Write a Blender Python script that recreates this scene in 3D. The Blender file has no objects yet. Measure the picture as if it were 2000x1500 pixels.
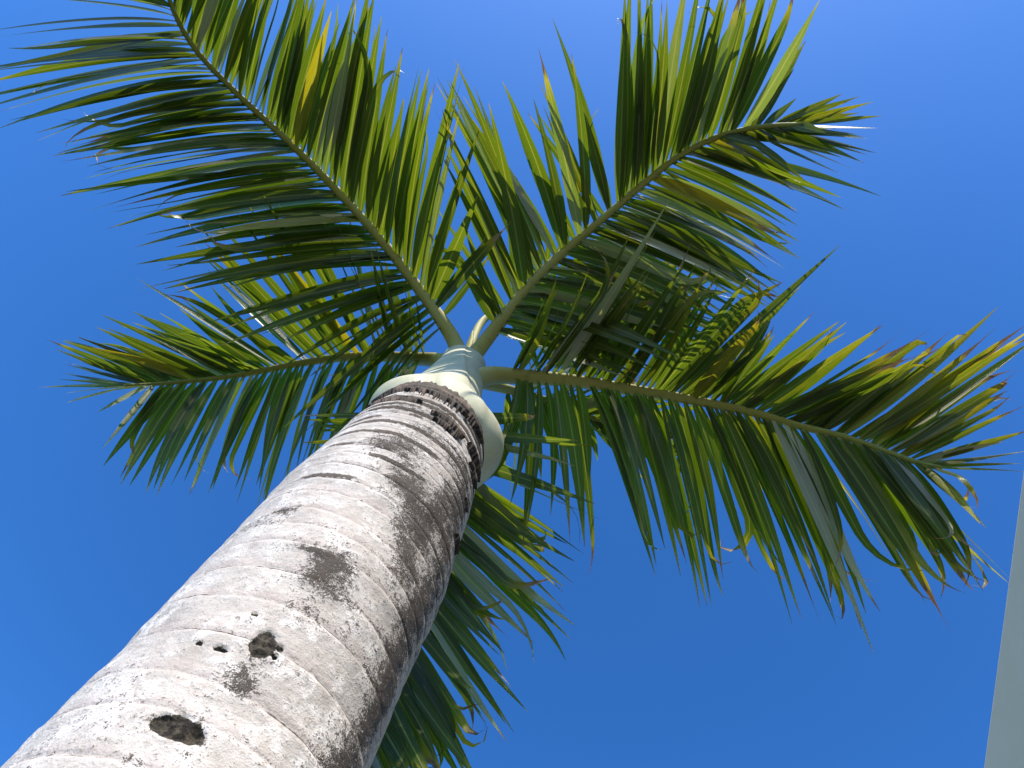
import bpy, math, random
import numpy as np
from mathutils import Vector, Matrix
rnd = random.Random(11)
rng = np.random.default_rng(5)
S = bpy.context.scene
COL = S.collection

# ------------------------------------------------------------------ camera, sky, sun
F = 1483.0                                   # focal length in photo pixels (2000 wide)
CAM_Z = 1.5
SC = 1.2
P0c = np.array([-0.3082, -0.4014, 0.7303]) * SC      # trunk axis, camera space (right, up, forward)
P1c = np.array([-0.1789, -0.1101, 1.6207]) * SC
LEN = float(np.linalg.norm(P1c - P0c))
Zc = (P1c - P0c) / LEN                       # world up, seen from the camera
Yc = np.array([0, 0, 1.0]) - Zc * Zc[2]; Yc /= np.linalg.norm(Yc)
Xc = np.cross(Yc, Zc)
# handedness: camera (right, up, forward) is left handed -> convert with (right, up, -forward)
def flip(v): return np.array([v[0], v[1], -v[2]])
Zb, Yb = flip(Zc), flip(Yc)
Xb = np.cross(Yb, Zb)
RW = np.array([Xb, Yb, Zb])                  # rows: world axes in blender-camera space
def c2w(v): return RW @ flip(np.asarray(v, float))     # camera space direction -> world
CAM = np.array([0, 0, CAM_Z])
cd = bpy.data.cameras.new('camera'); co = bpy.data.objects.new('camera', cd); COL.objects.link(co)
M = Matrix.Identity(4)
for i in range(3):
    for j in range(3): M[i][j] = RW[i][j]
M.translation = Vector(CAM)
co.matrix_world = M
cd.sensor_fit = 'HORIZONTAL'; cd.angle = 2 * math.atan(1000 / F); cd.clip_start = .05; cd.clip_end = 3000
S.camera = co

TRUNK = np.array([0, 0, 0.]) + c2w(P0c - Zc * (P0c @ Zc)); TRUNK[2] = 0
toC = -TRUNK / np.linalg.norm(TRUNK)         # from trunk to camera, horizontal
sideL = np.cross([0, 0, 1.0], toC)
# picture-left side of the trunk is positive theta
if (RW.T @ sideL)[0] > 0: sideL = -sideL

SUN_EL, SUN_TH = math.radians(51), math.radians(27)
sh = toC * math.cos(SUN_TH) + sideL * math.sin(SUN_TH)
SUN = sh * math.cos(SUN_EL) + np.array([0, 0, math.sin(SUN_EL)])
w = bpy.data.worlds.new('World'); S.world = w; w.use_nodes = True
nt = w.node_tree; nt.nodes.clear()
out = nt.nodes.new('ShaderNodeOutputWorld'); bg = nt.nodes.new('ShaderNodeBackground')
sky = nt.nodes.new('ShaderNodeTexSky'); sky.sky_type = 'NISHITA'; sky.sun_disc = False
sky.sun_elevation = SUN_EL; sky.sun_rotation = math.atan2(SUN[0], SUN[1])
sky.air_density = 0.7; sky.dust_density = 0.42; sky.ozone_density = 4.0; sky.altitude = 0
ga = nt.nodes.new('ShaderNodeGamma'); ga.inputs['Gamma'].default_value = 1.4      # clear, deep blue air: one even grade for the whole sky
hs = nt.nodes.new('ShaderNodeHueSaturation'); hs.inputs['Saturation'].default_value = 1.11
hs.inputs['Hue'].default_value = 0.497; hs.inputs['Value'].default_value = 1.0
nt.links.new(sky.outputs[0], ga.inputs['Color']); nt.links.new(ga.outputs[0], hs.inputs['Color']); nt.links.new(hs.outputs[0], bg.inputs[0])
bg.inputs[1].default_value = 0.15
nt.links.new(bg.outputs[0], out.inputs[0])
sl = bpy.data.lights.new('sun', 'SUN'); sl.energy = 4.9; sl.angle = math.radians(.53); sl.color = (1, .90, .76)
so = bpy.data.objects.new('sun', sl); COL.objects.link(so)
so.rotation_euler = Vector(-SUN).to_track_quat('-Z', 'Y').to_euler()
so.location = Vector(SUN * 30)
vs = S.view_settings; vs.view_transform = 'Standard'; vs.look = 'None'; vs.gamma = 1; vs.exposure = 0.64
vs.use_curve_mapping = False

# ------------------------------------------------------------------ helpers
def ray(px, py): return c2w([(px - 1000) / F, (750 - py) / F, 1.0])
def at(px, py, h):
    "point on the pixel's ray at height h above the camera"
    d = ray(px, py); return CAM + d * (h / d[2])
def project(P):
    v = RW.T @ (np.asarray(P) - CAM); return 1000 + F * v[0] / -v[2], 750 - F * v[1] / -v[2]
def nrm(v): return v / (np.linalg.norm(v) + 1e-12)
def mesh(name, V, Fc, uv=None, cols=None, smooth=True):
    me = bpy.data.meshes.new(name)
    me.from_pydata([tuple(map(float, v)) for v in V], [], [tuple(map(int, f)) for f in Fc])
    if smooth: me.polygons.foreach_set('use_smooth', [True] * len(me.polygons))
    if uv is not None:
        l = me.uv_layers.new(name='UVMap'); idx = np.empty(len(me.loops), np.int32)
        me.loops.foreach_get('vertex_index', idx)
        l.data.foreach_set('uv', np.asarray(uv, np.float32)[idx].ravel())
    for k, a in (cols or {}).items():
        a = np.asarray(a, np.float32)
        if a.ndim == 1:
            at_ = me.attributes.new(k, 'FLOAT', 'POINT'); at_.data.foreach_set('value', a)
        else:
            at_ = me.attributes.new(k, 'FLOAT_COLOR', 'POINT'); at_.data.foreach_set('color', a.ravel())
    me.update(); return me
def link(name, me, mat, parent=None):
    o = bpy.data.objects.new(name, me); COL.objects.link(o)
    if me is not None and mat is not None: me.materials.append(mat)
    if parent is not None: o.parent = parent
    return o
def grid_faces(nu, nv, wrap=False):
    fs = []
    for i in range(nu - 1):
        for j in range(nv if wrap else nv - 1):
            j2 = (j + 1) % nv
            fs.append((i * nv + j, i * nv + j2, (i + 1) * nv + j2, (i + 1) * nv + j))
    return fs
# value noise for geometry (periodic in the first axis)
def vnoise(x, y, per, seed):
    g = np.random.default_rng(seed).random((per, 4096))
    xi = np.floor(x).astype(int); yi = np.floor(y).astype(int); fx = x - xi; fy = y - yi
    fx = fx * fx * (3 - 2 * fx); fy = fy * fy * (3 - 2 * fy)
    a = g[xi % per, yi % 4096]; b = g[(xi + 1) % per, yi % 4096]
    c = g[xi % per, (yi + 1) % 4096]; d = g[(xi + 1) % per, (yi + 1) % 4096]
    return (a * (1 - fx) + b * fx) * (1 - fy) + (c * (1 - fx) + d * fx) * fy
def fbm(th, h, scale, seed, octv=4, stretch=1.0):
    "th in radians 0..2pi, h in metres; scale = cells round the trunk"
    r = 0; amp = 1; tot = 0
    for k in range(octv):
        per = int(scale * 2 ** k)
        r = r + amp * vnoise(th / (2 * math.pi) * per, (h + 10) * per / 1.05 * stretch, per, seed + k)
        tot += amp; amp *= .55
    return r / tot
def sstep(a, b, x):
    t = np.clip((x - a) / (b - a), 0, 1); return t * t * (3 - 2 * t)

# ------------------------------------------------------------------ materials
class NT:
    def __init__(s, name):
        s.m = bpy.data.materials.new(name); s.m.use_nodes = True; s.t = s.m.node_tree; s.t.nodes.clear()
        s.out = s.n('ShaderNodeOutputMaterial')
    def n(s, t, **k):
        q = s.t.nodes.new(t)
        for a, b in k.items(): setattr(q, a, b)
        return q
    def l(s, a, b): s.t.links.new(a, b)
    def val(s, sock, v):
        if hasattr(v, 'is_linked') or isinstance(v, bpy.types.NodeSocket): s.l(v, sock)
        else: sock.default_value = v
    def noise(s, scale, detail=4, rough=.55, vec=None, dist=0):
        q = s.n('ShaderNodeTexNoise'); q.inputs['Scale'].default_value = scale; q.inputs['Detail'].default_value = detail
        q.inputs['Roughness'].default_value = rough; q.inputs['Distortion'].default_value = dist
        if vec is not None: s.l(vec, q.inputs['Vector'])
        return q.outputs['Fac']
    def ramp(s, fac, stops):
        q = s.n('ShaderNodeValToRGB'); e = q.color_ramp.elements
        while len(e) < len(stops): e.new(.5)
        for x, (p, c) in zip(e, stops):
            x.position = p; x.color = c if len(c) == 4 else (*c, 1)
        s.l(fac, q.inputs[0]); return q.outputs[0]
    def mix(s, fac, a, b, mode='MIX'):
        q = s.n('ShaderNodeMix', data_type='RGBA', blend_type=mode)
        s.val(q.inputs[0], fac)
        for sock, v in ((q.inputs[6], a), (q.inputs[7], b)):
            if isinstance(v, tuple): sock.default_value = (*v, 1) if len(v) == 3 else v
            else: s.l(v, sock)
        return q.outputs[2]
    def math(s, op, a, b=None, c=None):
        q = s.n('ShaderNodeMath', operation=op)
        for i, v in enumerate((a, b, c)):
            if v is not None: s.val(q.inputs[i], v)
        return q.outputs[0]
    def mrange(s, v, a, b, c=0., d=1.):
        q = s.n('ShaderNodeMapRange', interpolation_type='SMOOTHSTEP')
        s.l(v, q.inputs[0])
        for i, x in zip((1, 2, 3, 4), (a, b, c, d)): s.val(q.inputs[i], x)
        return q.outputs[0]
    def attr(s, name):
        q = s.n('ShaderNodeAttribute'); q.attribute_name = name; return q
    def bump(s, h, strength, dist):
        q = s.n('ShaderNodeBump'); q.inputs['Strength'].default_value = strength; q.inputs['Distance'].default_value = dist
        s.l(h, q.inputs['Height']); return q.outputs[0]
    def bsdf(s, col, rough=.7, spec=.4, normal=None):
        q = s.n('ShaderNodeBsdfPrincipled')
        if isinstance(col, tuple): q.inputs['Base Color'].default_value = (*col, 1)
        else: s.l(col, q.inputs['Base Color'])
        s.val(q.inputs['Roughness'], rough); q.inputs['Specular IOR Level'].default_value = spec
        if normal is not None: s.l(normal, q.inputs['Normal'])
        return q
    def done(s, sh): s.l(sh, s.out.inputs[0]); return s.m

def leaf_material():
    k = NT('palm_leaf'); uvn = k.n('ShaderNodeUVMap'); uvn.uv_map = 'UVMap'
    sp = k.n('ShaderNodeSeparateXYZ'); k.l(uvn.outputs[0], sp.inputs[0]); u, v = sp.outputs[0], sp.outputs[1]
    a = k.attr('leaf'); sc = k.n('ShaderNodeSeparateColor'); k.l(a.outputs['Color'], sc.inputs[0])
    age, br, rn = sc.outputs[0], sc.outputs[1], sc.outputs[2]
    cb = k.n('ShaderNodeCombineXYZ')
    k.l(k.math('MULTIPLY', u, 3.0), cb.inputs[0]); k.l(k.math('MULTIPLY', v, 1.4), cb.inputs[1]); k.l(k.math('MULTIPLY', rn, 91.0), cb.inputs[2])
    streak = k.n('ShaderNodeCombineXYZ')
    k.l(k.math('MULTIPLY', u, .8), streak.inputs[0]); k.l(k.math('MULTIPLY', v, 14.0), streak.inputs[1]); k.l(k.math('MULTIPLY', rn, 57.0), streak.inputs[2])
    n1 = k.noise(2.2, 4, .6, cb.outputs[0]); n2 = k.noise(1.0, 3, .6, streak.outputs[0])
    # parallel veins across the blade
    vein = k.math('SINE', k.math('MULTIPLY', v, 44.0)); vein01 = k.mrange(vein, .35, 1.0)
    rib = k.mrange(k.math('ABSOLUTE', k.math('SUBTRACT', v, .5)), .02, .085, 1., 0.)
    # age: green -> yellow, blotchy; stronger to the tip
    yl = k.mrange(k.math('ADD', k.math('ADD', k.math('MULTIPLY', age, 1.15), k.math('MULTIPLY', n1, .55)), k.math('MULTIPLY', k.math('MULTIPLY', u, u), .28)), .72, 1.25)
    bstart = k.math('SUBTRACT', k.math('ADD', u, k.math('MULTIPLY', k.math('SUBTRACT', n1, .5), .22)), br)
    bmask = k.mrange(bstart, -.015, .03); ymask2 = k.mrange(bstart, -.16, .0)
    yl = k.math('MAXIMUM', yl, k.math('MULTIPLY', ymask2, .85))
    spots = k.n('ShaderNodeTexVoronoi'); spots.inputs['Scale'].default_value = 9.0; k.l(cb.outputs[0], spots.inputs['Vector'])
    sm = k.math('MULTIPLY', k.mrange(spots.outputs['Distance'], .06, .1, 1., 0.), k.mrange(n2, .5, .62))
    green = k.mix(rn, (.012, .028, .005), (.025, .040, .007)); green = k.mix(k.math('MULTIPLY', n2, .5), green, (.034, .045, .010))
    refl = k.mix(yl, green, (.30, .25, .02)); refl = k.mix(k.math('MULTIPLY', vein01, .4), refl, (.12, .14, .045))
    refl = k.mix(k.math('MULTIPLY', rib, .7), refl, (.20, .22, .07))
    geo = k.n('ShaderNodeNewGeometry')
    refl = k.mix(k.math('MULTIPLY', geo.outputs['Backfacing'], .35), refl, (.040, .050, .028))     # paler, waxy underside
    refl = k.mix(k.math('MULTIPLY', k.mrange(u, .0, .03, 1., 0.), k.mrange(rn, .3, .9, .05, .7)), refl, (.30, .30, .17))    # pale leaf base
    refl = k.mix(k.math('MULTIPLY', k.math('MULTIPLY', geo.outputs['Backfacing'], a.outputs['Alpha']), .8), refl, (.42, .44, .39))   # silvery bloom under some blades, its pale colour also painting in sun glints
    refl = k.mix(sm, refl, (.35, .33, .04))
    brown = k.mix(k.mrange(n2, .35, .65), (.10, .065, .035), (.42, .34, .26)); refl = k.mix(bmask, refl, brown)
    tr = k.mix(rn, (.18, .32, .004), (.30, .43, .006)); tr = k.mix(yl, tr, (.95, .72, .01))
    tr = k.mix(k.math('MULTIPLY', vein01, .5), tr, (.50, .56, .04)); tr = k.mix(k.math('MULTIPLY', n2, .35), tr, (.10, .20, .003))
    tr = k.mix(k.math('MULTIPLY', rib, .75), tr, (.62, .62, .08)); tr = k.mix(sm, tr, (.95, .8, .05)); tr = k.mix(bmask, tr, (.20, .10, .035))
    bmp = k.bump(k.math('ADD', vein01, k.math('MULTIPLY', n2, .8)), .35, .0012)
    p = k.bsdf(refl, k.mrange(n2, .2, .8, .25, .38), .3, bmp); k.l(k.mrange(geo.outputs['Backfacing'], 0., 1., .12, .14), p.inputs['Specular IOR Level'])
    t = k.n('ShaderNodeBsdfTranslucent'); k.l(tr, t.inputs[0]); k.l(bmp, t.inputs['Normal'])
    mx = k.n('ShaderNodeMixShader'); mx.inputs[0].default_value = .30; k.l(p.outputs[0], mx.inputs[1]); k.l(t.outputs[0], mx.inputs[2])
    return k.done(mx.outputs[0])
def rachis_material():
    k = NT('palm_rachis'); uvn = k.n('ShaderNodeUVMap'); uvn.uv_map = 'UVMap'
    sp = k.n('ShaderNodeSeparateXYZ'); k.l(uvn.outputs[0], sp.inputs[0]); u, v = sp.outputs[0], sp.outputs[1]
    tc = k.n('ShaderNodeTexCoord'); n = k.noise(30, 4, .6, tc.outputs['Object'])
    st = k.n('ShaderNodeCombineXYZ'); k.l(k.math('MULTIPLY', u, 6.), st.inputs[0]); k.l(k.math('MULTIPLY', v, 30.), st.inputs[1])
    n2 = k.noise(1.3, 4, .6, st.outputs[0])
    c = k.ramp(u, [(0, (.42, .44, .33)), (.05, (.33, .33, .17)), (.11, (.25, .245, .075)), (.55, (.23, .235, .06)), (1, (.15, .17, .035))])
    c = k.mix(k.math('MULTIPLY', k.mrange(n2, .4, .75), .45), c, (.34, .30, .09))
    c = k.mix(k.math('MULTIPLY', k.mrange(n, .56, .72), .4), c, (.10, .09, .04))
    p = k.bsdf(c, .6, .22, k.bump(n2, .4, .002)); return k.done(p.outputs[0])
def trunk_material():
    k = NT('palm_bark'); tc = k.n('ShaderNodeTexCoord'); ob = tc.outputs['Object']
    dk = k.attr('dark').outputs['Fac']; rg = k.attr('ring').outputs['Fac']; wd = k.attr('wound').outputs['Fac']; ln = k.attr('line').outputs['Fac']
    mp = k.n('ShaderNodeMapping'); mp.inputs['Scale'].default_value = (1, 1, .55); k.l(ob, mp.inputs[0])
    n0 = k.noise(7, 5, .6, mp.outputs[0], .3); n1 = k.noise(26, 6, .65, ob); n2 = k.noise(110, 5, .7, ob); n3 = k.noise(330, 3, .7, ob)
    c = k.ramp(n0, [(.30, (.36, .32, .28)), (.5, (.48, .435, .39)), (.70, (.58, .535, .49))])
    c = k.mix(k.math('MULTIPLY', k.mrange(n1, .50, .64), .75), c, (.76, .71, .66))         # chalky white bloom
    c = k.mix(k.math('MULTIPLY', k.mrange(n1, .48, .32), .6), c, (.34, .29, .25))
    c = k.mix(k.math('MULTIPLY', k.mrange(n2, .52, .66), .5), c, (.36, .30, .25))
    c = k.mix(k.math('MULTIPLY', k.mrange(n3, .56, .68), .45), c, (.25, .20, .16))
    c = k.mix(k.math('MULTIPLY', rg, .3), c, k.mix(n1, (.50, .40, .36), (.34, .27, .23)))
    # black lichen and soot crust: attribute gives where, fine noise gives the grain
    g = k.math('ADD', dk, k.math('ADD', k.math('MULTIPLY', k.math('SUBTRACT', n2, .5), 1.5), k.math('MULTIPLY', k.math('SUBTRACT', n1, .5), 1.5)))
    n5 = k.noise(620, 3, .7, ob); g = k.math('ADD', g, k.math('ADD', k.math('MULTIPLY', k.math('SUBTRACT', n3, .5), 1.6), k.math('MULTIPLY', k.math('SUBTRACT', n5, .5), 1.2)))
    m = k.mrange(g, .36, .64)
    c = k.mix(k.math('MULTIPLY', m, .97), c, k.mix(n2, (.014, .010, .008), (.085, .066, .05)))
    c = k.mix(k.math('MULTIPLY', k.mrange(k.math('ADD', ln, k.math('MULTIPLY', k.math('SUBTRACT', n2, .5), 1.0)), .38, .66), .92), c, k.mix(n3, (.025, .018, .014), (.10, .075, .055)))
    c = k.mix(k.math('MULTIPLY', k.math('MULTIPLY', m, k.mrange(n3, .62, .68)), .8), c, (.5, .5, .46))
    wc = k.mix(k.mrange(n2, .4, .65), (.010, .008, .006), (.085, .07, .048)); c = k.mix(k.mrange(k.math('ADD', wd, k.math('ADD', k.math('MULTIPLY', k.math('SUBTRACT', n2, .5), 1.0), k.math('MULTIPLY', k.math('SUBTRACT', n3, .5), 1.0))), .38, .6), c, wc)
    h = k.math('ADD', k.math('MULTIPLY', n1, .8), k.math('ADD', k.math('MULTIPLY', n2, .5), k.math('MULTIPLY', n3, .22)))
    h = k.math('ADD', h, k.math('MULTIPLY', m, .35))
    p = k.bsdf(c, .86, .22, k.bump(h, .8, .005)); return k.done(p.outputs[0])
def shaft_material():
    k = NT('palm_crownshaft'); tc = k.n('ShaderNodeTexCoord'); ob = tc.outputs['Object']
    mp = k.n('ShaderNodeMapping'); mp.inputs['Scale'].default_value = (1, 1, .12); k.l(ob, mp.inputs[0])
    n0 = k.noise(9, 4, .55, ob); n1 = k.noise(60, 5, .6, mp.outputs[0]); n2 = k.noise(160, 4, .7, ob)
    c = k.ramp(n0, [(.3, (.34, .345, .235)), (.55, (.43, .42, .30)), (.75, (.52, .495, .38))])
    c = k.mix(k.math('MULTIPLY', k.mrange(n1, .45, .7), .35), c, (.36, .42, .26))
    c = k.mix(k.math('MULTIPLY', k.mrange(n2, .57, .68), .5), c, (.27, .23, .14))
    n4 = k.noise(22, 5, .6, mp.outputs[0], .4); c = k.mix(k.math('MULTIPLY', k.mrange(n4, .52, .70), .55), c, (.30, .33, .20))
    ed = k.attr('edge').outputs['Fac']; c = k.mix(k.math('MULTIPLY', ed, .55), c, (.30, .26, .15))
    p = k.bsdf(c, .58, .3, k.bump(k.math('ADD', n1, k.math('MULTIPLY', n2, .5)), .25, .003)); return k.done(p.outputs[0])
def fibre_material():
    k = NT('dry_sheath'); tc = k.n('ShaderNodeTexCoord'); ob = tc.outputs['Object']
    mp = k.n('ShaderNodeMapping'); mp.inputs['Scale'].default_value = (1, 1, .3); k.l(ob, mp.inputs[0])
    n1 = k.noise(70, 5, .65, mp.outputs[0]); n2 = k.noise(18, 4, .6, ob)
    c = k.ramp(n1, [(.34, (.008, .006, .005)), (.52, (.030, .020, .015)), (.74, (.13, .085, .06))])
    c = k.mix(k.math('MULTIPLY', k.mrange(n2, .55, .72), .5), c, (.30, .21, .15))
    p = k.bsdf(c, .8, .3, k.bump(n1, .6, .004)); return k.done(p.outputs[0])
def plain(name, c1, c2, scale, rough=.8, bumpd=.002):
    k = NT(name); tc = k.n('ShaderNodeTexCoord'); n = k.noise(scale, 6, .6, tc.outputs['Object']); n2 = k.noise(scale * 14, 4, .6, tc.outputs['Object'])
    c = k.mix(k.mrange(n, .35, .65), c1, c2); c = k.mix(k.math('MULTIPLY', n2, .25), c, tuple(x * .7 for x in c1))
    return k.done(k.bsdf(c, rough, .3, k.bump(n2, .3, bumpd)).outputs[0])
M_LEAF, M_RACH, M_BARK, M_SHAFT, M_FIB = leaf_material(), rachis_material(), trunk_material(), shaft_material(), fibre_material()
M_STUCCO = plain('grey_stucco', (.72, .51, .31), (.74, .53, .33), 3.0)
M_GROUND = plain('lawn', (.045, .07, .02), (.08, .085, .035), .35, .95, .01)
M_ROOF = plain('roof_felt', (.30, .30, .30), (.22, .22, .22), 1.0, .9)

# ------------------------------------------------------------------ ground and building
g = link('ground', mesh('ground', [(-400, -400, 0), (400, -400, 0), (400, 400, 0), (-400, 400, 0)], [(0, 1, 2, 3)]), M_GROUND)
g['kind'] = 'structure'
HB = 3.3                                      # wall top above the camera
e0, e1 = at(1920, 1500, HB), at(2000, 900, HB)
dE = e1 - e0; dE[2] = 0; dE = nrm(dE)
nE = np.cross(dE, [0, 0, 1.0])
if np.dot(nE, e0 - CAM) < 0: nE = -nE         # into the building
def slab(name, a0, a1, n0, n1, z0, z1, mat, parent, bev=.004):
    o = e0.copy(); o[2] = 0
    V = []
    for z in (z0, z1):
        for (a, n) in ((a0, n0), (a1, n0), (a1, n1), (a0, n1)):
            p = o + dE * a + nE * n; V.append((p[0], p[1], z))
    ob = link(name, mesh(name, V, [(3, 2, 1, 0), (4, 5, 6, 7), (0, 1, 5, 4), (1, 2, 6, 5), (2, 3, 7, 6), (3, 0, 4, 7)], smooth=False), mat, parent)
    b = ob.modifiers.new('bevel', 'BEVEL'); b.width = bev; b.segments = 2
    return ob
bld = link('building', None, None)
bld['label'] = 'plain grey rendered building whose wall edge shows at the right border of the picture'
bld['category'] = 'building'
ZT = CAM_Z + HB
pv = [e0 + dE * a_ + nE * n_ for a_, n_ in ((-6, -1.3), (7, -1.3), (7, -.02), (-6, -.02))]
bounce_path = link('path', mesh('path', [(p[0], p[1], .012) for p in pv], [(0, 1, 2, 3) if np.cross(pv[1] - pv[0], pv[2] - pv[0])[2] > 0 else (3, 2, 1, 0)]), plain('pale_bounce_concrete', (.50, .46, .39), (.56, .51, .43), .8, .9, .004))
bounce_path['kind'] = 'structure'  # unseen pale paving, added to bounce warm light up onto the wall
slab('wall', -5, 6, 0, 7, 0, ZT, M_STUCCO, bld, .012)
slab('roof', -4.7, 5.7, .35, 6.7, ZT + .002, ZT + .03, M_ROOF, bld)

# ------------------------------------------------------------------ palm: trunk
palm = link('palm_tree', None, None); palm.location = Vector(TRUNK)
palm['label'] = 'tall palm seen from below with ringed pale grey trunk, smooth crownshaft and feather fronds'
palm['category'] = 'palm tree'
bpy.context.view_layer.update()
PW = np.array(TRUNK)                          # all palm meshes are stored relative to the palm's foot
H0, H1 = float(P0c @ Zc), float(P1c @ Zc)     # heights above the camera
def trunk_r(h):
    t = (h - H0) / LEN
    r = .985 * SC * (.15 - .025 * np.clip(t, -.3, 1.2) + np.interp(t, [0, .25, .5, .75, 1], [0, .0074, .0163, .0112, 0]))
    return r + .10 * np.exp(-(h + CAM_Z) / .22)            # flare at the foot
HTOP = 1.715
def build_trunk():
    NT_ = 420
    hs_ = np.concatenate([np.linspace(-CAM_Z - .05, .30, 60), np.arange(.305, HTOP, .0028)])
    th = np.linspace(0, 2 * math.pi, NT_, endpoint=False)
    T, Hh = np.meshgrid(th, hs_)
    TS = (T + math.pi) % (2 * math.pi) - math.pi           # signed, 0 = facing camera
    wob = .010 * (fbm(T, Hh * 0 + .3, 3, 3, 2) - .5)
    wob2 = .016 * (fbm(T, Hh, 6, 77, 2) - .5)
    rings = [.10, .165, .23, .30, .365, .432, .503, .572, .630, .710, .777, .843, .910, .955, 1.005, 1.07, 1.115, 1.176, 1.227, 1.265, 1.303, 1.335, 1.367, 1.403, 1.438, 1.470, 1.500, 1.528, 1.556, 1.585, 1.612, 1.640, 1.668]
    lo = np.arange(-1.45, .06, .068)
    rings = list(lo) + rings
    disp = np.zeros_like(T); band = np.zeros_like(T); ring = np.zeros_like(T); line = np.zeros_like(T)
    n0_ = fbm(T, Hh, 14, 31, 3)
    for i, rh in enumerate(rings):
        tilt = .012 * math.sin(i * 2.4) * np.sin(T + i * 1.7)
        d = Hh - (rh + tilt * .5 + wob + wob2 * .35)
        up = rh > 1.1
        amp = .0012 if not up else .0020
        # a leaf scar: small ledge below, shallow groove at its top
        va = .3 + 1.6 * fbm(T, Hh * 0 + i * .23, 8, 800 + i, 3)
        disp += va * -amp * np.exp(-((d - .001) / .0035) ** 2) + va * amp * .8 * sstep(-.03, -.002, d) * (1 - sstep(-.002, .002, d))
        bw = .017 if not up else .010
        band = np.maximum(band, sstep(-.002, .004, d) * np.exp(-np.maximum(d, 0) / .016))
        ring = np.maximum(ring, sstep(-.002, .002, d) * (1 - sstep(bw * .8, bw * 1.1, d)))
        br = fbm(T, Hh * 0 + i * .37, 9, 400 + i, 3)
        st = sstep(.36, .58, br) * (.62 if not up else 1.0) + (.3 if up else .15)
        line = np.maximum(line, st * np.exp(-((d - .001) / (.0018 if not up else .0026)) ** 2))
        line = np.maximum(line, .5 * st * np.exp(-((d - bw) / .0016) ** 2))
        if up:                                             # dark broken bands between the crowded scars near the top
            b2 = sstep(.38, .54, fbm(T, Hh * 0 + i * .61, 6, 600 + i, 3))
            line = np.maximum(line, b2 * np.exp(-((d - .011) / (.006 + .004 * n0_)) ** 2))
    n1 = fbm(T, Hh, 10, 21, 5); n2 = fbm(T, Hh, 34, 51, 4); n3 = fbm(T, Hh, 5, 91, 3)
    disp += .006 * (n1 - .5) + .003 * (n2 - .5) + .010 * (n3 - .5)
    # dark lichen: on the picture-right flank, and in blotches that sit where they sit on the tree
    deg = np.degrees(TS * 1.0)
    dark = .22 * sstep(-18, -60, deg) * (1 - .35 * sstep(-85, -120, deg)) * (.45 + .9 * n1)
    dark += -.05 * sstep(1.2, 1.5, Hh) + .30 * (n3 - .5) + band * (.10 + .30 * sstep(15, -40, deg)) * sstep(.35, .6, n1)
    for (bh, bt, sh_, st_, a) in [(.868, 7, .030, 9, .62), (.835, 1, .020, 10, .40), (.79, 0, .012, 13, .42), (.90, 14, .008, 9, .42), (1.185, -1, .03, 8, .62), (1.235, 2, .03, 8, .55),
                                  (1.15, -8, .05, 8, .40), (1.10, -16, .06, 7, .40), (1.19, -27, .07, 5, .52), (1.05, -26, .07, 6, .45), (1.32, 10, .035, 13, .45), (1.28, 22, .02, 10, .35), (.66, 8, .022, 4, .42), (.637, 6, .012, 7, .34),
                                  (1.42, -4, .03, 22, .42), (1.50, 14, .02, 26, .45), (.73, -52, .10, 9, .38), (.95, -48, .13, 8, .40), (.60, -46, .10, 9, .36), (1.25, -44, .14, 9, .45), (1.58, -8, .03, 30, .4), (.97, 60, .015, 14, .3), (1.0, 44, .006, 6, .6)]:
        e = ((Hh - bh) / sh_) ** 2 + ((deg - bt) / st_) ** 2
        dark = np.maximum(dark, 0) + 1.15 * a * np.exp(-e * .5) * (.35 + 1.3 * n1)
    wound = np.zeros_like(T)
    for (bh, bt, a, b, dep) in [(.704, 9.6, .025, 6.6, .0045), (.557, 16.5, .015, 9.8, .005), (.677, 22.2, .004, 2.8, .004), (.679, 31.0, .0035, 1.6, .005), (.746, 19.6, .004, 1.6, .004), (.712, 3.5, .004, 1.5, .004), (.695, 3.2, .004, 1.2, .004)]:
        jag = 1.1 * (fbm(T, Hh, 26, int(bh * 1000), 4) - .5)
        e = np.sqrt(((Hh - bh) / a) ** 2 + ((deg - bt) / b) ** 2) + jag
        m = 1 - sstep(.62, 1.10, e)
        wound = np.maximum(wound, 1 - sstep(.7, 1.12, e)); dark += .30 * np.exp(-np.maximum(e - .9, 0) * 2.2) * (dep > .004) * sstep(.3, .6, n2); disp -= dep * m * (-.5 + 3.0 * fbm(T, Hh, 70, 7 + int(bh * 100), 3))
        disp += .0004 * np.exp(-((e - 1.15) / .18) ** 2) * (dep > .004)
    R = trunk_r(Hh) + disp
    # fibres and knobs breaking the right silhouette
    dirs = np.cos(T)[..., None] * toC + np.sin(T)[..., None] * sideL
    P = dirs * R[..., None]; P[..., 2] = Hh + CAM_Z
    n, m_ = T.shape
    i = np.arange(n - 1)[:, None]; j = np.arange(m_)[None]; j2 = (j + 1) % m_
    q = np.stack([i * m_ + j, i * m_ + j2, (i + 1) * m_ + j2, (i + 1) * m_ + j], -1).reshape(-1, 4)
    me = bpy.data.meshes.new('trunk')
    me.vertices.add(n * m_); me.vertices.foreach_set('co', P.reshape(-1).astype(np.float32))
    me.loops.add(len(q) * 4); me.loops.foreach_set('vertex_index', q.ravel().astype(np.int32))
    me.polygons.add(len(q)); me.polygons.foreach_set('loop_start', np.arange(0, len(q) * 4, 4, dtype=np.int32))
    me.polygons.foreach_set('use_smooth', np.ones(len(q), bool))
    for k, a in (('dark', dark), ('ring', ring), ('wound', wound), ('line', line)):
        x = me.attributes.new(k, 'FLOAT', 'POINT'); x.data.foreach_set('value', a.ravel().astype(np.float32))
    me.update(calc_edges=True); me.validate()
    return link('trunk', me, M_BARK, palm)
trunk = build_trunk()

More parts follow.
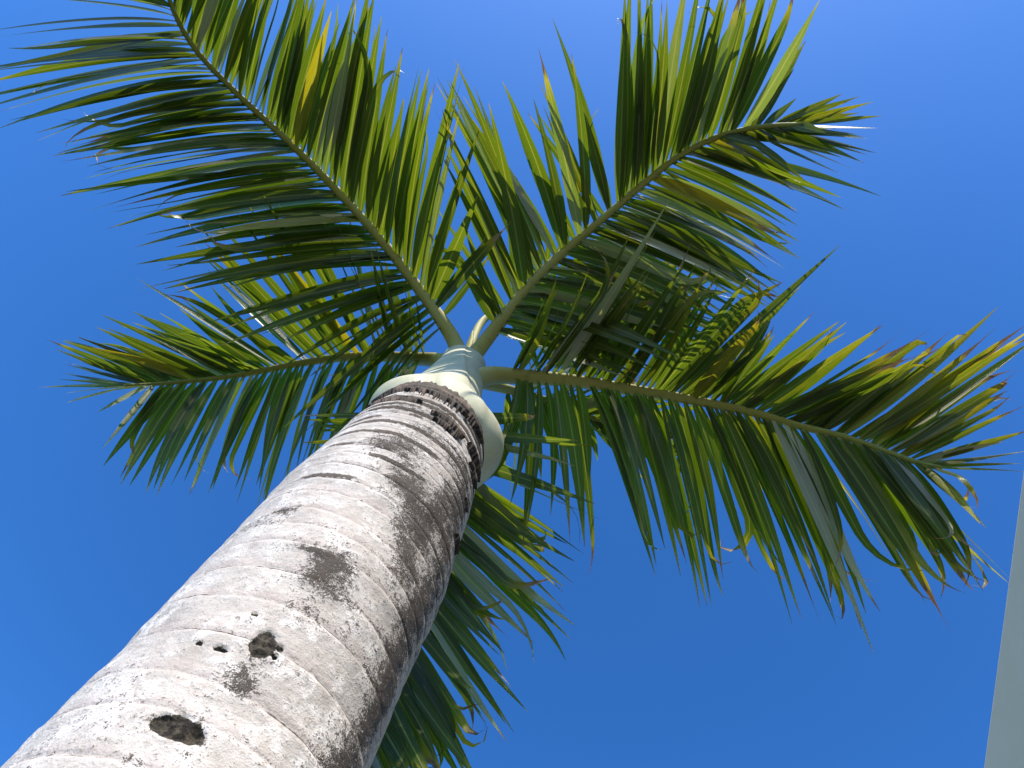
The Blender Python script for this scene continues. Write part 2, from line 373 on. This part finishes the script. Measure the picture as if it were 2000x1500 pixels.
# ------------------------------------------------------------------ crownshaft
Z = np.array([0, 0, 1.0])
CT = at(903, 722, 2.41) - PW                   # top centre of the crownshaft
CB = np.array([0, 0, CAM_Z + HTOP - .03])      # its base on the trunk axis
def build_shaft():
    nu, nv = 60, 96
    V = []; edge = []
    for i in range(nu):
        s = i / (nu - 1)
        c = CB + (CT - CB) * s + np.array([0, 0, 0])
        for j in range(nv):
            a = 2 * math.pi * j / nv; d = (math.degrees(a) + 180) % 360 - 180   # 0 = to the camera, + = picture left
            r = float(np.interp(s, [0, .06, .14, .24, .36, .5, .68, .85, 1.0], [.128, .134, .134, .128, .118, .106, .094, .085, .078]))
            lobR = math.exp(-((d + 75) / 62) ** 2); lobL = math.exp(-((d - 78) / 48) ** 2); lobB = math.exp(-((abs(d) - 180) / 50) ** 2)
            bl = math.exp(-((s - .13) / .15) ** 2)
            r += bl * (.066 * lobR + .036 * lobL + .045 * lobB)
            cle = math.exp(-((d - 22 - 30 * s) / 7) ** 2)
            r -= .014 * cle * math.exp(-((s - .12) / .14) ** 2)
            fold = 1 / (1 + math.exp(-(d - (-20 + 60 * (s - .3))) / 1.8)) * math.exp(-((d + 20) / 70) ** 2)
            r += .006 * max(0, (s - .93) / .07) ** 2
            r += .006 * fold * (s > .02) + .0015 * math.sin(5 * a + 3 * s)
            V.append(c + (toC * math.cos(a) + sideL * math.sin(a)) * r)
            edge.append(max(max(0, (s - .955) / .045) * (.65 + .35 * math.sin(7 * a)), .75 * math.exp(-((d - (-20 + 60 * (s - .3))) / 2.2) ** 2) * (s > .1), .5 * cle * (s < .5)))
    for q, (f_, dz_) in enumerate(((.8, -.004), (.4, .0), (.02, .004))):     # young sheaths closing the top
        for j in range(nv):
            V.append(CT + (V[(nu - 1) * nv + j] - CT) * f_ + Z * dz_); edge.append(.6 - .2 * q)
    me = mesh('crownshaft', V, grid_faces(nu + 3, nv, True), cols={'edge': edge})
    return link('crownshaft', me, M_SHAFT, palm)
shaft = build_shaft()
def ribbon_ring(name, zc, r0, r1, hgt, a0, a1, jag, parent, mat, seed, n=90, out=.0):
    "torn dry strip of old sheath round the trunk top"
    rr = random.Random(seed); V = []; F_ = []
    pr = 0
    for i in range(n + 1):
        s = i / n; a = math.radians(a0 + (a1 - a0) * s)
        pr = pr * .35 + rr.uniform(-1, 1) * .8
        d = toC * math.cos(a) + sideL * math.sin(a)
        env = min(1, 6 * s, 6 * (1 - s))
        top = hgt * env * (1 + .22 * pr); low = jag * 1.3 * env * (rr.random() ** 2.6)
        for k, (rad, z) in enumerate(((r0, zc - low), (r0 + out * .6, zc + top * .45), (r1, zc + top), (r1 - .004, zc + top), (r0 - .004, zc - low * .9))):
            p = d * rad; V.append((p[0], p[1], z))
    for i in range(n):
        for k in range(4):
            a = i * 5 + k; F_.append((a, a + 5, a + 6, a + 1))
    return link(name, mesh(name, V, F_), mat, parent)
RT = float(trunk_r(HTOP)); ZT_ = CAM_Z + HTOP
ribbon_ring('dry_collar', ZT_ - .045, RT + .005, RT + .003, .070, -150, 200, .012, trunk, M_FIB, 1, 160, .006)
for q, (dz_, a0_, a1_, hg, jg, ou) in enumerate([(-.055, -48, 75, .022, .030, .014), (-.075, -20, 40, .014, .030, .016), (-.15, 18, 66, .016, .028, .012), (-.145, 30, 52, .010, .02, .014), (-.19, -24, 8, .014, .026, .014),
                                                 (-.17, -64, -30, .016, .03, .014), (-.23, -60, -38, .012, .022, .012), (-.215, -12, 4, .010, .02, .010), (-.35, -58, -47, .010, .016, .010), (-.47, -66, -52, .012, .02, .010)]):
    ribbon_ring('torn_sheath', ZT_ + dz_, float(trunk_r(HTOP + dz_)) + .002, float(trunk_r(HTOP + dz_)) + ou * .7, hg, a0_, a1_, jg, trunk, M_FIB, 20 + q, max(24, int(abs(a1_ - a0_) * 1.3)), ou)

# ------------------------------------------------------------------ fronds
def spline(P, n):
    P = np.asarray(P, float); k = len(P)
    d = np.r_[0, np.cumsum(np.linalg.norm(np.diff(P, axis=0), axis=1))]
    m = np.zeros_like(P)
    for i in range(k):
        a, b = max(i - 1, 0), min(i + 1, k - 1); m[i] = (P[b] - P[a]) / (d[b] - d[a])
    x = np.linspace(0, d[-1], n); o = []
    for q in x:
        i = min(max(np.searchsorted(d, q) - 1, 0), k - 2); h = d[i + 1] - d[i]; t = (q - d[i]) / h
        o.append((2 * t**3 - 3 * t**2 + 1) * P[i] + (t**3 - 2 * t**2 + t) * h * m[i] + (-2 * t**3 + 3 * t**2) * P[i + 1] + (t**3 - t**2) * h * m[i + 1])
    return np.array(o)
Z = np.array([0, 0, 1.0])
def tube(name, C, rad, flat, parent):
    nv = 14; n = len(C); V = []; uv = []
    for i in range(n):
        t = nrm(C[min(i + 1, n - 1)] - C[max(i - 1, 0)]); b = nrm(np.cross(t, Z)); u = np.cross(b, t)
        for j in range(nv):
            a = 2 * math.pi * j / nv
            rr = rad[i]; up = math.sin(a)
            groove = .30 * math.exp(-((math.cos(a)) / .35) ** 2) * (up > 0)       # channel along the upper side
            V.append(C[i] + b * math.cos(a) * rr * (1 + .25 * flat + .3 * math.exp(-i / 5.0)) + u * up * rr * (.85 if up < 0 else .62 - groove)); uv.append((i / (n - 1), j / nv))
    fs = grid_faces(n, nv, True); fs += [tuple(range(nv - 1, -1, -1)), tuple(range((n - 1) * nv, n * nv))]
    return link(name, mesh(name, V, fs, uv), M_RACH, parent)

LEAVES = []                                     # (pixel length, frond, verts, faces, uv, cols)
def leaflet(frond, base, tip, tan, wid, roll, lift, age, brown, curl, out, wax_glint=0.):
    n = 13
    L = np.linalg.norm(tip - base); ax = nrm(tip - base)
    p1 = base + (tip - base) * .33 + Z * lift * L + tan * out * L
    p2 = base + (tip - base) * .68 + Z * lift * .85 * L + tan * out * .7 * L
    s = np.linspace(0, 1, n + 1)[:, None]
    C = (1 - s)**3 * base + 3 * s * (1 - s)**2 * p1 + 3 * s * s * (1 - s) * p2 + s**3 * tip
    if curl > 0:
        u0 = rng.uniform(.62, .8); tot = curl * rng.uniform(9, 22)      # the dry tip winds up
        axs = nrm(rng.normal(size=3)); dirn = None
        for i in range(1, n + 1):
            if i / n > u0:
                if dirn is None: dirn = nrm(C[i - 1] - C[i - 2]); st_ = L / n
                a_ = tot / (n * (1 - u0)) * ((i / n - u0) / (1 - u0) + .4)
                dirn = nrm(dirn * math.cos(a_) + np.cross(axs, dirn) * math.sin(a_) + np.array([0, 0, -.05]))
                C[i] = C[i - 1] + dirn * st_ * .85
    V = []; uv = []; cols = []
    rv = rng.random(); tw = rng.normal() * .35
    w0 = nrm(tan - ax * (tan @ ax)); nn = np.cross(ax, w0)
    if nn[2] < 0: nn = -nn
    # how squarely the blade's upper face looks at the sun (roll = wanted cosine)
    a_, b_ = float(nn @ SUN), float(w0 @ SUN); amp = math.hypot(a_, b_) + 1e-6
    ph = math.atan2(b_, a_); dl = math.acos(max(-1, min(1, roll / amp)))
    cand = [((q + math.pi) % (2 * math.pi)) - math.pi for q in (ph + dl, ph - dl)]
    phi = min(cand, key=abs) if roll < 5 else roll - 10; lim = 1.15 if roll > -.26 else 2.3; phi = max(-lim, min(lim, phi))
    fold = .20 + .18 * rng.random()
    wavy = rng.random() * 6
    for i in range(n + 1):
        u = i / n
        t = nrm(C[min(i + 1, n)] - C[max(i - 1, 0)])
        r_ = phi + tw * (u - .3)
        wv = nrm(w0 - t * (w0 @ t)); nv = np.cross(t, wv)
        if nv @ nn < 0: nv = -nv
        ww = wv * math.cos(r_) - nv * math.sin(r_)
        nv2 = nv * math.cos(r_) + wv * math.sin(r_)
        pr = float(np.interp(u, [0, .04, .12, .30, .50, .70, .86, 1], [.32, .48, .82, 1.0, .88, .57, .27, .03]))
        if brown < .9 and u > brown: pr *= max(.22, 1 - (u - brown) * 5.0)
        hw = wid * .5 * pr * (1 + .05 * math.sin(wavy + 9 * u))
        fo = fold * (1.25 - .6 * u)
        for q in (-1, 0, 1):
            V.append(C[i] + ww * hw * q * math.cos(fo) - nv2 * hw * (abs(q)) * math.sin(fo) ); uv.append((u, .5 + .5 * q))
            cols.append((age, brown, rv, wax_glint))
    F_ = []
    # keep upper face = front
    e1_ = np.array(V[4]) - np.array(V[1]); e2_ = np.array(V[2]) - np.array(V[1])
    flipf = np.cross(e2_, e1_)[2] < 0
    for i in range(n):
        for k in range(2):
            a = i * 3 + k; f = (a, a + 1, a + 4, a + 3); F_.append(f[::-1] if flipf else f)
    pa, pb = project(base + PW), project(tip + PW)
    vis = math.hypot(pa[0] - pb[0], pa[1] - pb[1])
    mx, my = (pa[0] + pb[0]) / 2, (pa[1] + pb[1]) / 2
    if not (-60 < mx < 2060 and -60 < my < 1560): vis *= .15
    LEAVES.append((vis, frond, V, F_, uv, cols))

def frond(path, r0, r1, sides, spacing=25, flat=.4, tagl=None):
    """path: (px, py, height above camera); sides: list of dicts with keys=(base px, base py, tip px, tip py), dz, roll ..."""
    P = [at(x, y, h) - PW for x, y, h in path]
    C = spline(P, 60)
    n = len(C); sarr = np.linspace(0, 1, n)
    rad = 1.28 * (r1 + (r0 - r1) * (1 - sarr) ** 1.1) + r0 * .55 * np.exp(-sarr / .06)
    fo = tube('frond', C, rad, flat, palm)
    if tagl: fo['label'] = tagl
    pix = np.array([project(c + PW) for c in C])
    seg = np.r_[0, np.cumsum(np.linalg.norm(np.diff(pix, axis=0), axis=1))]
    for sd in sides:
        ks = []
        for (bx, by, tx, ty) in sd['keys']:
            i = int(np.argmin((pix[:, 0] - bx) ** 2 + (pix[:, 1] - by) ** 2)); ks.append((seg[i], tx, ty, True))
        ks.sort(key=lambda q: q[0])
        items = list(ks)
        for a, b in zip(ks[:-1], ks[1:]):
            gap = b[0] - a[0]; m = int(round(gap / sd.get('spacing', spacing))) - 1
            for q in range(max(m, 0)):
                t = (q + 1) / (m + 1)
                jt = 13 if rng.random() > .14 else 38
                items.append((a[0] + gap * t, a[1] + (b[1] - a[1]) * t + rng.normal() * jt, a[2] + (b[2] - a[2]) * t + rng.normal() * jt, False))
        for (q, tx, ty, key) in items:
            q += rng.normal() * 3; fi = float(np.interp(q, seg, np.arange(n))); i0 = int(min(fi, n - 2)); ft = fi - i0
            base = C[i0] * (1 - ft) + C[i0 + 1] * ft; tan = nrm(C[min(i0 + 2, n - 1)] - C[max(i0 - 1, 0)])
            s = fi / (n - 1)
            hb = base[2] - CAM_Z
            dz = sd['dz'] + sd.get('dz1', 0) * s + rng.normal() * .075
            h = max(hb + dz, .9)
            tip = at(tx, ty, h) - PW
            # keep the blade's length believable
            L = np.linalg.norm(tip - base)
            if L > .85:
                for _ in range(12):
                    h += (hb - h) * .3; tip = at(tx, ty, h) - PW
            tail = max(0, (s - .85) / .15)
            wid = sd.get('w', .048) * rng.uniform(.68, 1.2) * (1 - .45 * tail) * (.75 + .25 * min(1, s / .15))
            wax_glint = 0.  # underside paleness: waxy bloom plus painted sun glint
            roll = sd['ns'] + sd.get('nsj', .20) * rng.normal() if sd['ns'] < 5 else 10 + .25 * rng.normal()
            if rng.random() < sd.get('odd', .08): wax_glint = rng.uniform(.5, 1.); roll = sd['gl'] + .09 * rng.normal() if 'gl' in sd else roll + rng.choice([-1, 1]) * rng.uniform(.2, .5)
            age = float(np.clip(sd.get('age', .05) + sd.get('ages', 0) * s ** 3 + sd.get('agej', .10) * rng.normal(), 0, 1))
            if rng.random() < sd.get('yellow', .02): age = rng.uniform(.5, .95)
            brown = rng.uniform(.93, 1.25) if rng.random() > sd.get('dry', .15) * (1 if s > .35 else .4) else rng.uniform(*sd.get('dryr', (.72, .95)))
            curl = rng.uniform(.02, .12) * (rng.random() < sd.get('curlp', .08)) + (rng.uniform(.05, .18) if brown < .88 and rng.random() < .6 else 0)
            tip = base + (tip - base) * sd.get('ext', 1.06) * rng.uniform(.94, 1.05)
            base = base + nrm(tip - base) * rad[i0] * .5 - Z * rad[i0] * .25
            if rng.random() < .10:                # a strip torn off the blade
                dx_, dy_ = rng.normal() * 16, rng.normal() * 16
                leaflet(fo, base, at(tx + dx_, ty + dy_, max(h + rng.normal() * .05, .9)) - PW, tan, wid * .35, roll + rng.normal() * .3, .03, age, min(brown, rng.uniform(.6, 1.1)), rng.uniform(0, .12), 0)
            leaflet(fo, base, tip, tan, wid, roll, sd.get('lift', .05) + .02 * rng.normal(), age, brown, curl, sd.get('out', .05) + .02 * rng.normal(), wax_glint)
    return fo

# A: the big frond to the upper left
frond([(897, 740, 2.28), (899, 712, 2.40), (890, 672, 2.48), (860, 622, 2.56), (824, 572, 2.66), (760, 488, 2.78), (680, 396, 2.88), (600, 312, 2.95), (525, 241, 2.98), (455, 175, 2.98), (385, 101, 2.96), (345, 35, 2.93), (318, -40, 2.90)], .019, .006, [
    dict(ext=1.13, dz=.10, ns=0.62, lift=.025, out=.03, age=.16, agej=.14, yellow=.02, w=.050, dry=.10, odd=.14, spacing=11, keys=[
        (862, 625, 955, 500), (850, 605, 985, 448), (838, 592, 922, 408), (824, 560, 902, 152), (800, 535, 845, 257), (770, 500, 830, 178), (757, 485, 813, 160), (742, 468, 786, 265), (715, 440, 780, 122), (700, 420, 752, 90), (680, 396, 736, 88), (655, 370, 717, 0), (625, 340, 690, 40), (605, 318, 668, 30), (585, 297, 652, 76), (570, 285, 632, 15), (545, 262, 610, 5), (525, 241, 592, -10), (490, 207, 560, -30), (455, 175, 530, -60), (420, 140, 505, -80), (385, 101, 470, -110), (365, 70, 430, -140), (345, 35, 395, -160), (330, -10, 340, -190)]),
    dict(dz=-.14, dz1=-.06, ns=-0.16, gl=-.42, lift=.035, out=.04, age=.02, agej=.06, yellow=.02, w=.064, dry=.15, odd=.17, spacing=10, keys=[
        (866, 640, 700, 830), (850, 612, 572, 822), (843, 600, 640, 790), (812, 556, 556, 664), (800, 545, 452, 668), (785, 515, 440, 565), (772, 500, 376, 564), (760, 488, 300, 560), (738, 462, 340, 526), (715, 437, 420, 452), (700, 420, 348, 482), (672, 388, 292, 449), (645, 362, 262, 436), (606, 318, 183, 381), (585, 297, 205, 343), (556, 268, 155, 312), (530, 245, 112, 303), (500, 217, 155, 290), (475, 193, 140, 272), (460, 180, 93, 272), (445, 165, 68, 228), (425, 145, 12, 218), (410, 128, 0, 205), (395, 110, -10, 160), (380, 92, -5, 132), (366, 72, 47, 95), (352, 50, -8, 60), (343, 30, 150, -20), (330, -5, 215, -70), (320, -30, 260, -150)])],
    tagl='long frond reaching to the upper left corner')
# B: the frond to the upper right
frond([(899, 740, 2.28), (912, 712, 2.40), (942, 674, 2.49), (984, 620, 2.57), (1032, 560, 2.67), (1080, 512, 2.76), (1120, 476, 2.82), (1200, 408, 2.91), (1260, 356, 2.96), (1316, 312, 2.97), (1380, 276, 2.95), (1440, 256, 2.90), (1500, 246, 2.83), (1570, 243, 2.74)], .0185, .005, [
    dict(ages=.3, ext=1.13, dz=.10, ns=0.60, lift=.025, out=.02, age=.14, agej=.12, yellow=.02, w=.047, dry=.12, odd=.13, spacing=11, keys=[
        (975, 630, 895, 500), (990, 613, 862, 420), (1000, 600, 880, 340), (1024, 570, 856, 226), (1048, 545, 880, 216), (1068, 524, 942, 206), (1085, 508, 942, 264), (1104, 490, 999, 208), (1118, 478, 1012, 240), (1134, 464, 1064, 150), (1182, 424, 1050, 246), (1186, 420, 1096, 94), (1196, 412, 1130, 200), (1205, 404, 1220, 0), (1244, 370, 1270, 18), (1270, 350, 1300, 34), (1290, 330, 1338, -10), (1316, 312, 1390, -30), (1360, 287, 1432, 12), (1385, 274, 1462, -20), (1404, 268, 1494, -15), (1425, 261, 1518, -10), (1435, 258, 1556, -5), (1448, 255, 1582, 32), (1465, 252, 1566, 92), (1478, 249, 1542, 148), (1490, 247, 1548, 198), (1515, 245, 1626, 192), (1540, 244, 1690, 203), (1560, 243, 1704, 228)]),
    dict(dz=-.10, dz1=-.02, ns=0.16, lift=.025, out=.04, age=.08, agej=.10, yellow=.02, w=.050, dry=.14, odd=.14, spacing=10, keys=[
        (965, 645, 1200, 730), (984, 620, 1260, 720), (1010, 588, 1300, 690), (1032, 560, 1335, 655), (1080, 512, 1385, 640), (1120, 476, 1425, 622), (1160, 445, 1466, 584), (1180, 428, 1492, 576), (1212, 400, 1510, 556), (1238, 376, 1476, 498), (1246, 370, 1546, 506), (1300, 326, 1534, 440), (1325, 308, 1552, 414), (1340, 300, 1630, 398), (1352, 292, 1626, 380), (1385, 274, 1536, 336), (1410, 266, 1498, 302), (1440, 256, 1610, 290), (1480, 249, 1664, 330), (1510, 245, 1692, 294), (1535, 244, 1674, 262), (1560, 243, 1706, 250)])],
    tagl='frond reaching to the upper right')
# C: the frond to the left
frond([(897, 745, 2.26), (888, 722, 2.36), (860, 705, 2.46), (800, 700, 2.60), (740, 696, 2.70), (660, 699, 2.78), (580, 711, 2.82), (500, 727, 2.82), (440, 737, 2.80), (360, 746, 2.75), (292, 751, 2.68), (245, 753, 2.62)], .021, .005, [
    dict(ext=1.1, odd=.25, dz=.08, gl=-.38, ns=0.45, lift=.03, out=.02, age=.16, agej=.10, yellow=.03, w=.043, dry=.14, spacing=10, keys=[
        (835, 702, 790, 560), (800, 700, 740, 500), (780, 698, 690, 530), (750, 696, 640, 450), (720, 696, 600, 430), (690, 697, 530, 410), (670, 698, 470, 425), (650, 700, 440, 450), (632, 702, 390, 468), (615, 705, 398, 497), (595, 708, 420, 540), (580, 711, 325, 560), (565, 714, 424, 572), (552, 716, 287, 556), (535, 720, 380, 602), (515, 724, 368, 614), (500, 727, 272, 614), (490, 729, 332, 624), (475, 731, 224, 626), (455, 735, 280, 650), (440, 737, 240, 662), (400, 742, 210, 668), (350, 747, 156, 676), (315, 750, 132, 690), (285, 751, 132, 708), (262, 752, 128, 730)]),
    dict(dz=-.40, ns=10, lift=.025, out=.04, age=.03, agej=.06, yellow=.02, w=.050, dry=.10, odd=.12, spacing=13, keys=[
        (820, 701, 760, 830), (790, 700, 735, 850), (760, 698, 690, 900), (720, 697, 640, 930), (690, 699, 600, 905), (660, 699, 588, 912), (636, 703, 560, 940), (605, 707, 505, 985), (575, 712, 508, 950), (535, 720, 424, 964), (505, 726, 420, 944), (470, 732, 384, 942), (440, 737, 336, 945), (410, 741, 298, 938), (380, 744, 260, 938), (360, 746, 244, 918), (335, 748, 216, 893), (315, 750, 206, 868), (290, 751, 200, 800), (265, 752, 132, 786), (248, 753, 128, 768)])],
    tagl='frond reaching to the left')
# D: the old frond to the right
frond([(895, 752, 2.18), (925, 742, 2.26), (962, 733, 2.33), (1040, 737, 2.42), (1120, 744, 2.48), (1200, 756, 2.53), (1300, 772, 2.56), (1387, 788, 2.57), (1473, 806, 2.56), (1560, 832, 2.52), (1647, 853, 2.47), (1733, 883, 2.40), (1790, 903, 2.33), (1840, 915, 2.28)], .021, .006, [
    dict(ages=.36, dz=.10, ns=0.42, lift=.04, out=.03, age=.22, agej=.14, yellow=.03, w=.043, dry=.65, dryr=(.66, .95), curlp=.25, odd=.18, spacing=10, keys=[
        (990, 734, 1060, 590), (1030, 737, 1140, 545), (1060, 739, 1205, 520), (1090, 741, 1288, 420), (1120, 744, 1250, 560), (1160, 750, 1262, 545), (1190, 754, 1384, 528), (1230, 761, 1340, 540), (1270, 767, 1400, 560), (1315, 775, 1624, 494), (1335, 778, 1508, 609), (1395, 790, 1504, 665), (1421, 795, 1636, 630), (1455, 803, 1620, 660), (1486, 809, 1718, 635), (1517, 818, 1855, 626), (1540, 826, 1803, 669), (1577, 836, 1760, 747), (1610, 845, 1779, 706), (1640, 852, 1902, 626), (1665, 859, 1963, 652), (1690, 867, 1989, 648), (1710, 875, 1995, 680), (1733, 883, 1985, 726), (1760, 892, 1998, 770), (1785, 901, 2010, 840), (1805, 907, 2005, 880), (1825, 911, 1998, 922)]),
    dict(ages=.25, dz=-.42, ns=10, lift=.035, out=.03, age=.12, agej=.12, yellow=.02, w=.043, dry=.6, dryr=(.76, .96), curlp=.2, odd=.12, spacing=13, keys=[
        (1000, 735, 960, 900), (1030, 737, 1000, 960), (1045, 738, 1022, 1047), (1070, 740, 1075, 1000), (1085, 741, 1113, 1061), (1110, 743, 1160, 1125), (1130, 746, 1150, 960), (1150, 749, 1279, 1148), (1185, 754, 1235, 970), (1210, 757, 1290, 1043), (1262, 766, 1358, 1153), (1290, 771, 1382, 1153), (1320, 776, 1400, 1166), (1340, 780, 1408, 1114), (1355, 783, 1482, 1172), (1382, 787, 1521, 1170), (1425, 796, 1599, 1211), (1450, 801, 1612, 1168), (1475, 807, 1655, 1216), (1515, 817, 1675, 1211), (1560, 832, 1750, 1180), (1580, 837, 1805, 1174), (1620, 847, 1838, 1203), (1650, 854, 1877, 1168), (1680, 863, 1911, 1168), (1710, 874, 1890, 1110), (1735, 884, 1900, 1090), (1770, 895, 1935, 1150), (1790, 903, 1924, 1029), (1815, 909, 1890, 940)]),
    dict(dz=.02, ns=0.50, lift=.025, out=.02, age=.62, agej=.2, yellow=.3, w=.046, dry=.5, dryr=(.8, .98), odd=.1, spacing=60, keys=[
        (1300, 772, 1430, 985), (1400, 790, 1510, 1020), (1500, 815, 1600, 960), (1560, 832, 1740, 1090), (1640, 851, 1960, 1130), (1690, 867, 1968, 1127), (1725, 880, 1955, 1164)])],
    tagl='old frond to the right with yellow and dried brown leaflet tips')
# E: the frond drooping away behind the trunk
frond([(900, 790, 2.20), (893, 815, 2.32), (885, 860, 2.40), (875, 910, 2.42), (862, 970, 2.40), (842, 1050, 2.32), (812, 1150, 2.20), (772, 1265, 2.05), (725, 1380, 1.88), (670, 1500, 1.70), (640, 1580, 1.6)], .022, .006, [
    dict(dz=-.46, ns=10, lift=.035, out=.03, age=.10, agej=.10, yellow=.03, w=.045, dry=.40, dryr=(.72, .95), curlp=.35, odd=.14, spacing=10, keys=[
        (893, 815, 1090, 810), (890, 830, 1130, 860), (888, 845, 1100, 900), (885, 860, 1188, 1022), (880, 885, 1150, 980), (876, 905, 1129, 1064), (870, 935, 1127, 1117), (864, 960, 1073, 1134), (858, 985, 1106, 1250), (850, 1020, 1050, 1180), (843, 1045, 1027, 1239), (838, 1065, 1003, 1300), (830, 1090, 971, 1225), (820, 1125, 982, 1323), (812, 1150, 985, 1402), (805, 1170, 966, 1425), (795, 1200, 924, 1360), (788, 1220, 961, 1495), (775, 1258, 915, 1497), (760, 1295, 900, 1530), (745, 1330, 860, 1545), (730, 1368, 830, 1560), (715, 1400, 790, 1590), (700, 1435, 770, 1610), (680, 1480, 745, 1650)]),
    dict(dz=-.15, ns=0.15, lift=.025, out=.03, age=.05, agej=.06, w=.05, dry=.2, spacing=11, keys=[
        (893, 815, 612, 812), (886, 855, 596, 864), (876, 905, 640, 915), (862, 970, 700, 1000), (842, 1050, 690, 1130), (812, 1150, 640, 1260), (772, 1265, 600, 1370), (725, 1380, 560, 1480), (670, 1500, 520, 1600)])],
    tagl='frond drooping away behind the trunk')
# G: a younger frond above the crown, seen through the gaps of the others
frond([(905, 725, 2.38), (920, 672, 2.62), (945, 625, 2.86), (990, 600, 3.05), (1050, 585, 3.20), (1130, 582, 3.30), (1220, 590, 3.34), (1310, 608, 3.30)], .013, .005, [
    dict(dz=.06, ns=0.50, age=.12, w=.05, spacing=11, odd=.12, keys=[(1010, 595, 990, 430), (1050, 585, 1070, 450), (1130, 582, 1210, 470), (1220, 590, 1340, 500), (1300, 606, 1440, 560)]),
    dict(dz=-.08, ns=0.20, age=.08, w=.043, spacing=10, odd=.12, keys=[(985, 603, 1060, 745), (1050, 585, 1160, 740), (1130, 582, 1260, 720), (1220, 590, 1370, 700), (1300, 606, 1430, 650)])],
    tagl='young frond high above the crown')
# H: a frond behind the old right-hand one, seen through its leaflets
frond([(897, 748, 2.24), (925, 745, 2.40), (958, 752, 2.52), (1020, 768, 2.70), (1090, 790, 2.85), (1160, 818, 2.93), (1230, 850, 2.95), (1300, 885, 2.90)], .020, .005, [
    dict(dz=.05, ns=0.55, age=.30, w=.042, spacing=12, yellow=.08, keys=[(1000, 762, 1090, 700), (1090, 790, 1230, 720), (1160, 818, 1320, 770), (1230, 850, 1400, 830), (1295, 882, 1440, 900)]),
    dict(dz=-.02, ns=0.50, age=.30, w=.044, spacing=11, yellow=.10, odd=.12, keys=[(985, 758, 985, 900), (1020, 768, 1040, 930), (1090, 790, 1130, 905), (1160, 818, 1215, 900), (1230, 850, 1290, 920), (1295, 882, 1370, 960)])],
    tagl='yellow green frond behind the old right hand frond')

# the folded new spear standing in the crown's centre
sp = [at(906, 718, 2.40) - PW, at(921, 662, 2.62) - PW, at(930, 640, 2.85) - PW, at(942, 622, 3.1) - PW]
spc = spline(sp, 24); spo = tube('spear_leaf', spc, np.linspace(.013, .003, 24), .1, palm)

LEAVES.sort(key=lambda q: -q[0])
for (vis, fo, V, F_, uv, cols) in LEAVES[:300]:
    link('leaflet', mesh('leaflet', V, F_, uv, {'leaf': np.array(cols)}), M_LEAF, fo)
AV, AF, AU, AC = [], [], [], []
for (vis, fo, V, F_, uv, cols) in LEAVES[300:]:
    o = len(AV); AV += V; AF += [tuple(i + o for i in f) for f in F_]; AU += uv; AC += cols
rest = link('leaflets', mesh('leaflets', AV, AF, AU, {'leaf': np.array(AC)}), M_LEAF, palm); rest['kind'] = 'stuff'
print('leaflets', len(LEAVES))
